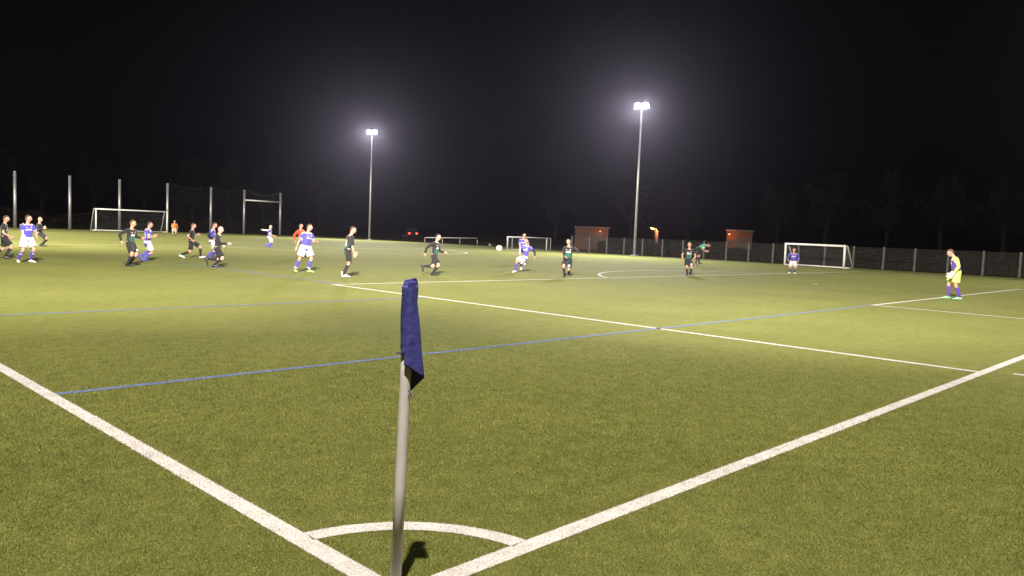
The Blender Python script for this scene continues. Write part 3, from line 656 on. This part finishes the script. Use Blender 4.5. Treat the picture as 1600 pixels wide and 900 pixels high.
for i, nm in ((3, 'dark ball stop net hung right of the far goal'), (4, 'dark ball stop net hung left of the tall frame'), (5, 'dark ball stop net hung in the tall frame')):
    (a, ha), (b, hb2) = poles[i], poles[i+1]; t = empty('ball_stop_net', (a[0]+.3, a[1]-.25, 0)); tag(t, nm, 'net', 'ball stop nets')
    d = b-a; d[0] -= .6; n = int(d[0]/.22); nb = MB()
    for k in range(n+1):
        q = k/n; sag = 1.0*(4*q*(1-q))*(.35 if i < 5 else .55)
        nb.tube([(d[0]*q, .05*math.sin(k*.7), .02), (d[0]*q, 0, ha+(hb2-ha)*q-sag)], [.006, .006], 3, caps=False)
    rows = int(min(ha, hb2)/.22)
    for j in range(rows):
        z = j*.22; pts = []
        for k in range(0, 9):
            q = k/8; sag = 1.0*(4*q*(1-q))*(.35 if i < 5 else .55); pts.append((d[0]*q, 0, min(z, ha+(hb2-ha)*q-sag)))
        nb.tube(pts, [.006]*9, 3, caps=False)
    tag(nb.build('mesh', NET_DARK, t), kind='stuff')
    pts = [(d[0]*k/12, 0, ha+(hb2-ha)*k/12-1.0*(4*(k/12)*(1-k/12))*(.35 if i < 5 else .55)) for k in range(13)]
    MB().tube(pts, [.022]*13, 6).build('top_rope', NET if i == 5 else NET_DARK, t)
(a, ha), (b, hb2) = poles[5], poles[6]
za = on_y(384, 312.5, 97.2)[2]; zb = on_y(437, 316, 97.2)[2]
t = empty('crossbar_frame', (a[0], a[1]-.22, 0)); tag(t, 'pale crossbar spanning the two poles of the tall frame', 'crossbar')
MB().tube([(0, 0, za), (b[0]-a[0], 0, zb)], [.085, .085], 10).build('bar', ALU_WHITE, t, True)
for q, z in ((0, za), (b[0]-a[0], zb)): MB().box((q, .06, z), (.18, .16, .22)).build('bracket', GALV, t)

# ------------------------------------------------------------------ perimeter fence on the far right
FX = 58.6
fpx = [894, 922, 949, 976, 1005, 1036, 1068, 1101, 1136, 1171, 1209, 1249, 1290, 1335, 1382, 1431, 1483, 1538, 1596, 1656]
t = empty('wire_fence', (FX, 0, 0)); tag(t, 'long wire mesh fence with concrete posts along the far side', 'fence')
prev = None
def fence_top(x): return 368.5+(x-894)*(394-368.5)/(1596-894)
ys = []
for x in fpx:
    p = on_x(x, fence_top(x), FX); ys.append((p[1], p[2]))
    MB().box((0, p[1], p[2]/2-.05), (.13, .15, p[2]+.1), 0, 0, .9).build('post', CONCRETE, t)
for (y0, z0), (y1, z1) in zip(ys, ys[1:]):
    nb = MB(); n = int(abs(y1-y0)/.10)
    for k in range(n+1):
        q = k/n; nb.tube([(.09, y0+(y1-y0)*q, .04), (.09, y0+(y1-y0)*q, z0+(z1-z0)*q-.06)], [.006, .006], 3, caps=False)
    for j in range(16):
        q = j/15; nb.tube([(.09, y0, .06+(z0-.14)*q), (.09, y1, .06+(z1-.14)*q)], [.006, .006], 3, caps=False)
    nb.build('mesh_panel', WIRE, t)

# ------------------------------------------------------------------ hand rail, bag
h0, h1 = at_dist(664, 371.2, 88), at_dist(746, 372.2, 88)
t = empty('hand_rail', (h0[0], h0[1], 0)); tag(t, 'low pale hand rail beyond the far touchline, left of the small goal', 'railing')
d = h1-h0; MB().tube([(0, 0, h0[2]), (d[0], d[1], h1[2])], [.035, .035], 8).build('rail', GOAL_GREY, t, True)
for k in range(4): MB().tube([(d[0]*k/3, d[1]*k/3, -.05), (d[0]*k/3, d[1]*k/3, h0[2]-.03)], [.03, .03], 8).build('post', GALV, t, True)
bgp = ground(765.5, 385.2); BAGM = mat('grey bag', (.16, .16, .17), .8, .3, .15, 8)
t = empty('sports_bag', (bgp[0], bgp[1], 0), YAW); tag(t, 'small grey sports bag on the far side, left of the small goal', 'bag')
MB().tube([(-.26, 0, .15), (-.22, 0, .16), (0, 0, .165), (.22, 0, .16), (.26, 0, .15)], [.09, .15, .16, .15, .09], 12, (0, 1, 0)).build('bag_body', BAGM, t, True)
MB().tube([(-.12, -.1, .28), (-.10, -.12, .36), (.10, -.12, .36), (.12, -.1, .28)], [.012]*4, 6).build('handle', RUBBER, t, True)

# ------------------------------------------------------------------ background buildings, street lamp, car
def garage(label, xl, xr, ytop, dist, lamp=True, dark_door=True, power=160, lampx=.12):
    a, b = at_dist(xl, ytop, dist), at_dist(xr, ytop+(xr-xl)*.0393, dist); h = a[2]; d = np.array([b[0]-a[0], b[1]-a[1], 0]); W = np.linalg.norm(d); rz = math.atan2(d[1], d[0])
    t = empty('garage', (a[0], a[1], 0), rz); tag(t, label, 'garage')           # local x along front, -y towards the pitch
    dep = 5.0
    MB().box((W/2, dep/2, h/2), (W, dep, h)).build('wall', BRICK, t)
    MB().box((W/2, dep/2-.1, h+.08), (W+.3, dep+.5, .16)).build('roof', ROOF, t)
    MB().box((W*.62, -.012, 1.0), (W*.55, .05, 2.0)).build('garage_door', DOORMAT, t)
    for k in range(5): MB().box((W*.62, -.045, .2+k*.4), (W*.53, .02, .34)).build('door_panel', DOORMAT, t)
    MB().box((W*.16, -.02, 1.55), (W*.16, .05, .6)).build('window', GLASS, t)
    if lamp:
        lm = MB().box((W*lampx, -.28, h-.30), (.16, .30, .08)).build('wall_lamp', LAMPBODY, t)
        MB().box((W*lampx, -.30, h-.355), (.12, .22, .025)).build('lamp_glass', SODIUM, lm)
        li = bpy.data.lights.new('wall lamp', 'POINT'); li.energy = power; li.color = (1, .28, .05); li.shadow_soft_size = .06
        lo = bpy.data.objects.new('wall_lamp_light', li); COL.objects.link(lo); lo.parent = t; lo.location = (W*lampx, -.85, h-.42)
    return t
garage('low flat roofed garage glowing dull orange behind the fence, left of the nearer mast', 899, 951, 355.5, 92, power=60, lampx=.75)
garage('flat roofed garage lit orange behind the fence, left of the white youth goal', 1136, 1176, 361, 88, power=130, lampx=.10)
lp = at_dist(1020, 356.5, 90); t = empty('street_lamp', (lp[0], lp[1], 0), YAW*0); tag(t, 'glowing orange street lamp behind the fence, right of the nearer mast', 'street lamp')
ls = CR.copy(); ls[2] = 0; ls = unit(ls); back = unit([lp[0]-CAM[0], lp[1]-CAM[1], 0]); pole_p = ls*.55
MB().tube([pole_p, pole_p+(0, 0, lp[2]-.35), pole_p+ls*-.10+(0, 0, lp[2]-.1), ls*.25+(0, 0, lp[2]-.02)], [.06, .05, .04, .035], 10).build('pole', GALV, t, True)
hd = MB().tube([ls*-.30+(0, 0, lp[2]+.09), ls*.0+(0, 0, lp[2]+.02), ls*.30+(0, 0, lp[2]-.08)], [(.10, .05), (.15, .08), (.06, .05)], 10, back).build('lamp_head', LAMPBODY, t, True)
MB().tube([ls*-.27-back*.05+(0, 0, lp[2]+.03), ls*.0-back*.07+(0, 0, lp[2]-.06), ls*.20-back*.05+(0, 0, lp[2]-.13)], [(.09, .05), (.13, .08), (.07, .05)], 10, back).build('lamp_glass', mat('street lamp glass', (1, .6, .2), .3, .5, emit=(1, .42, .07), emit_s=9), hd, True)
li = bpy.data.lights.new('street lamp', 'POINT'); li.energy = 420; li.color = (1, .30, .04); li.shadow_soft_size = .08
lo = bpy.data.objects.new('street_lamp_light', li); COL.objects.link(lo); lo.parent = t; lo.location = tuple(ls*.05-back*.30+np.array([0, 0, lp[2]-.28]))
gp = at_dist(1026.5, 362, 90.3); t = empty('gate_pillar', (gp[0], gp[1], 0)); tag(t, 'narrow rendered pillar lit orange beneath the street lamp', 'pillar')
MB().box((0, 0, gp[2]/2), (.38, .38, gp[2]), -YAW).build('shaft', BRICK, t); MB().box((0, 0, gp[2]+.04), (.46, .46, .08), -YAW).build('cap', CONCRETE, t)

cp = at_dist(641, 363, 132); t = empty('parked_car', (cp[0], cp[1], 0), -YAW+.35); tag(t, 'dark car with red tail lights glowing beyond the pitch', 'car')
hc = cp[2]-.15                                                        # tail lamp height
prof = [(-2.1, .35), (-2.15, .85), (-2.0, 1.15), (-1.75, 1.75), (.4, 1.78), (1.1, 1.15), (1.95, .98), (2.1, .55), (2.05, .32)]
cb = MB(); wd = .85
vv = [(-wd if z < 1.2 else -wd*.86, y, z) for y, z in prof]+[(wd if z < 1.2 else wd*.86, y, z) for y, z in prof]; npf = len(prof)
cb.add(vv, [tuple(range(npf-1, -1, -1)), tuple(range(npf, 2*npf))]+[(i, (i+1) % npf, npf+(i+1) % npf, npf+i) for i in range(npf)])
cb.build('body', CARPAINT, t, bevel=.05)
MB().box((0, -1.93, 1.45), (1.25, .03, .42), rot=[(1, 0, 0), (0, .92, .39), (0, -.39, .92)]).build('rear_window', GLASS, t)
for sx in (-1, 1):
    MB().box((sx*.62, -2.10, 1.30 if hc > 1.3 else hc), (.30, .10, .24)).build('tail_light', TAIL, t)
    MB().box((sx*.765, -.6, 1.45), (.03, 1.5, .38), rot=[(1, 0, 0), (0, 1, 0), (0, 0, 1)]).build('side_window', GLASS, t)
    for y in (-1.3, 1.3):
        wh = MB().tube([(sx*.72, y, .32), (sx*.90, y, .32)], [.32, .32], 20, (0, 0, 1)).build('wheel', RUBBER, t)
        MB().tube([(sx*.895, y, .32), (sx*.91, y, .32)], [.20, .18], 16, (0, 0, 1)).build('rim', GALV, wh)

# ------------------------------------------------------------------ trees and hedge
def crown_mesh(seed, n, rx, rz):
    g = np.random.default_rng(seed); c = []
    for k in range(16):
        d = g.normal(size=3); d /= np.linalg.norm(d); r = g.uniform(.3, .85); c.append((d*np.array([rx, rx, rz])*r, g.uniform(.22, .42)))
    V = []; 
    for i in range(n):
        ce, rr = c[g.integers(16)]; d = g.normal(size=3); d /= np.linalg.norm(d); p = ce+d*np.array([rx, rx, rz])*rr*g.uniform(.7, 1.05)
        a = g.normal(size=3); a /= np.linalg.norm(a); b = np.cross(a, g.normal(size=3)); b /= np.linalg.norm(b); s_ = g.uniform(.10, .22)
        V += [p-a*s_, p+b*s_*.6, p+a*s_]
    return np.array(V)
CR_ME = []
for s_ in range(3):
    o = tri_mesh('crown', crown_mesh(s_+11, 2600, 2.4, 2.8), LEAF); CR_ME.append(o.data); bpy.data.objects.remove(o)
def trunk_mesh(seed):
    g = random.Random(seed); b = MB(); b.tube([(0, 0, -.1), (.05, 0, 1.2), (0, .08, 2.6), (.1, 0, 4.4)], [.24, .19, .15, .07], 10)
    for k in range(5):
        a = g.uniform(0, 6.28); z = g.uniform(2.0, 3.6); b.tube([(0, 0, z), (math.cos(a)*.8, math.sin(a)*.8, z+.8), (math.cos(a)*1.5, math.sin(a)*1.5, z+1.8)], [.09, .06, .025], 7)
    me = b.mesh('trunk'); me.materials.append(BARK); return me
TR_ME = [trunk_mesh(k) for k in range(3)]
def tree(x, y, s_, label, k):
    t = empty('tree', (x, y, 0), k*1.3); t.scale = (s_, s_, s_*random.uniform(.95, 1.15)); tag(t, label, 'tree', 'dark trees beyond the pitch')
    a = bpy.data.objects.new('trunk', TR_ME[k % 3]); COL.objects.link(a); a.parent = t
    c = bpy.data.objects.new('crown', CR_ME[k % 3]); COL.objects.link(c); c.parent = t; c.location = (0, 0, 4.6); tag(c, kind='stuff')
TP = [(-8, 108, 1.3, 'left of the leftmost pole, at the picture edge'), (66, 112, 1.5, 'behind the first and second ball stop poles'), (148, 110, 1.25, 'behind the left post of the far goal'), (225, 113, 1.4, 'behind the right half of the far goal'), (300, 112, 1.3, 'between the fourth and fifth ball stop poles'), (356, 116, 1.45, 'left of the tall crossbar frame'), (412, 115, 1.2, 'within the tall crossbar frame'),
      (500, 120, 1.5, 'right of the tall frame'), (868, 112, 1.3, 'left of the dull orange garage'), (985, 116, 1.4, 'just left of the nearer mast'), (1075, 104, 1.2, 'above the short sleeved player on the penalty line'), (1215, 102, 1.3, 'between the lit garage and the youth goal'), (1290, 100, 1.4, 'above the crossbar of the youth goal'), (1385, 98, 1.25, 'right of the youth goal'), (1470, 96, 1.4, 'behind the goalkeeper'), (1570, 95, 1.3, 'at the right picture edge')]
for k, (x, dist, s_, wh) in enumerate(TP):
    p = at_dist(x, 365, dist*1.4); tree(p[0], p[1], s_*1.3, 'dark leafy tree standing in the night '+wh, k)
def hedge(x0, x1, X0, X1, Y0, Y1, h, label, n):
    g = rng; V = []
    px = g.uniform(0, 1, n); ww = g.uniform(-.5, .5, n); pz = g.uniform(0, 1, n)**.8*h*(1+.18*np.sin(px*37)+.12*np.sin(px*91)); 
    c = np.stack([X0+(X1-X0)*px+ww*.9, Y0+(Y1-Y0)*px+ww*.9, pz], -1)
    a = g.normal(size=(n, 3)); a /= np.linalg.norm(a, axis=1)[:, None]; b = np.cross(a, g.normal(size=(n, 3))); b /= np.linalg.norm(b, axis=1)[:, None]; s_ = g.uniform(.07, .16, n)[:, None]
    V = np.stack([c-a*s_, c+b*s_*.6, c+a*s_], 1).reshape(-1, 3)
    t = empty('hedge', (0, 0, 0)); tag(t, label, 'hedge')
    tag(tri_mesh('foliage', V, LEAF2, t), kind='stuff')
    sb = MB()
    for k in range(24):
        q = (k+.5)/24; sb.tube([(X0+(X1-X0)*q, Y0+(Y1-Y0)*q, -.05), (X0+(X1-X0)*q+.1, Y0+(Y1-Y0)*q, h*.8)], [.04, .015], 5)
    sb.build('stems', BARK, t)
hedge(0, 0, 61.5, 61.5, 4, 47, 1.15, 'low dark hedge growing behind the wire fence', 26000)
p0, p1 = at_dist(-10, 360, 106), at_dist(560, 370, 124)
hedge(0, 0, p0[0], p1[0], p0[1], p1[1], 1.8, 'dark hedge behind the ball stop poles', 22000)

# ------------------------------------------------------------------ misty night air
hz = MB().box((40, 50, 8.0), (150, 160, 20)).build('haze', [])
hm = bpy.data.materials.new('mist'); hm.use_nodes = True; hn = hm.node_tree; hn.nodes.clear()
out = hn.nodes.new('ShaderNodeOutputMaterial'); pv = hn.nodes.new('ShaderNodeVolumePrincipled')
pv.inputs['Color'].default_value = (.90, .84, 1.0, 1); pv.inputs['Density'].default_value = HAZE_DENSITY; pv.inputs['Anisotropy'].default_value = .82
hn.links.new(pv.outputs[0], out.inputs['Volume']); hz.data.materials.append(hm); tag(hz, kind='stuff')
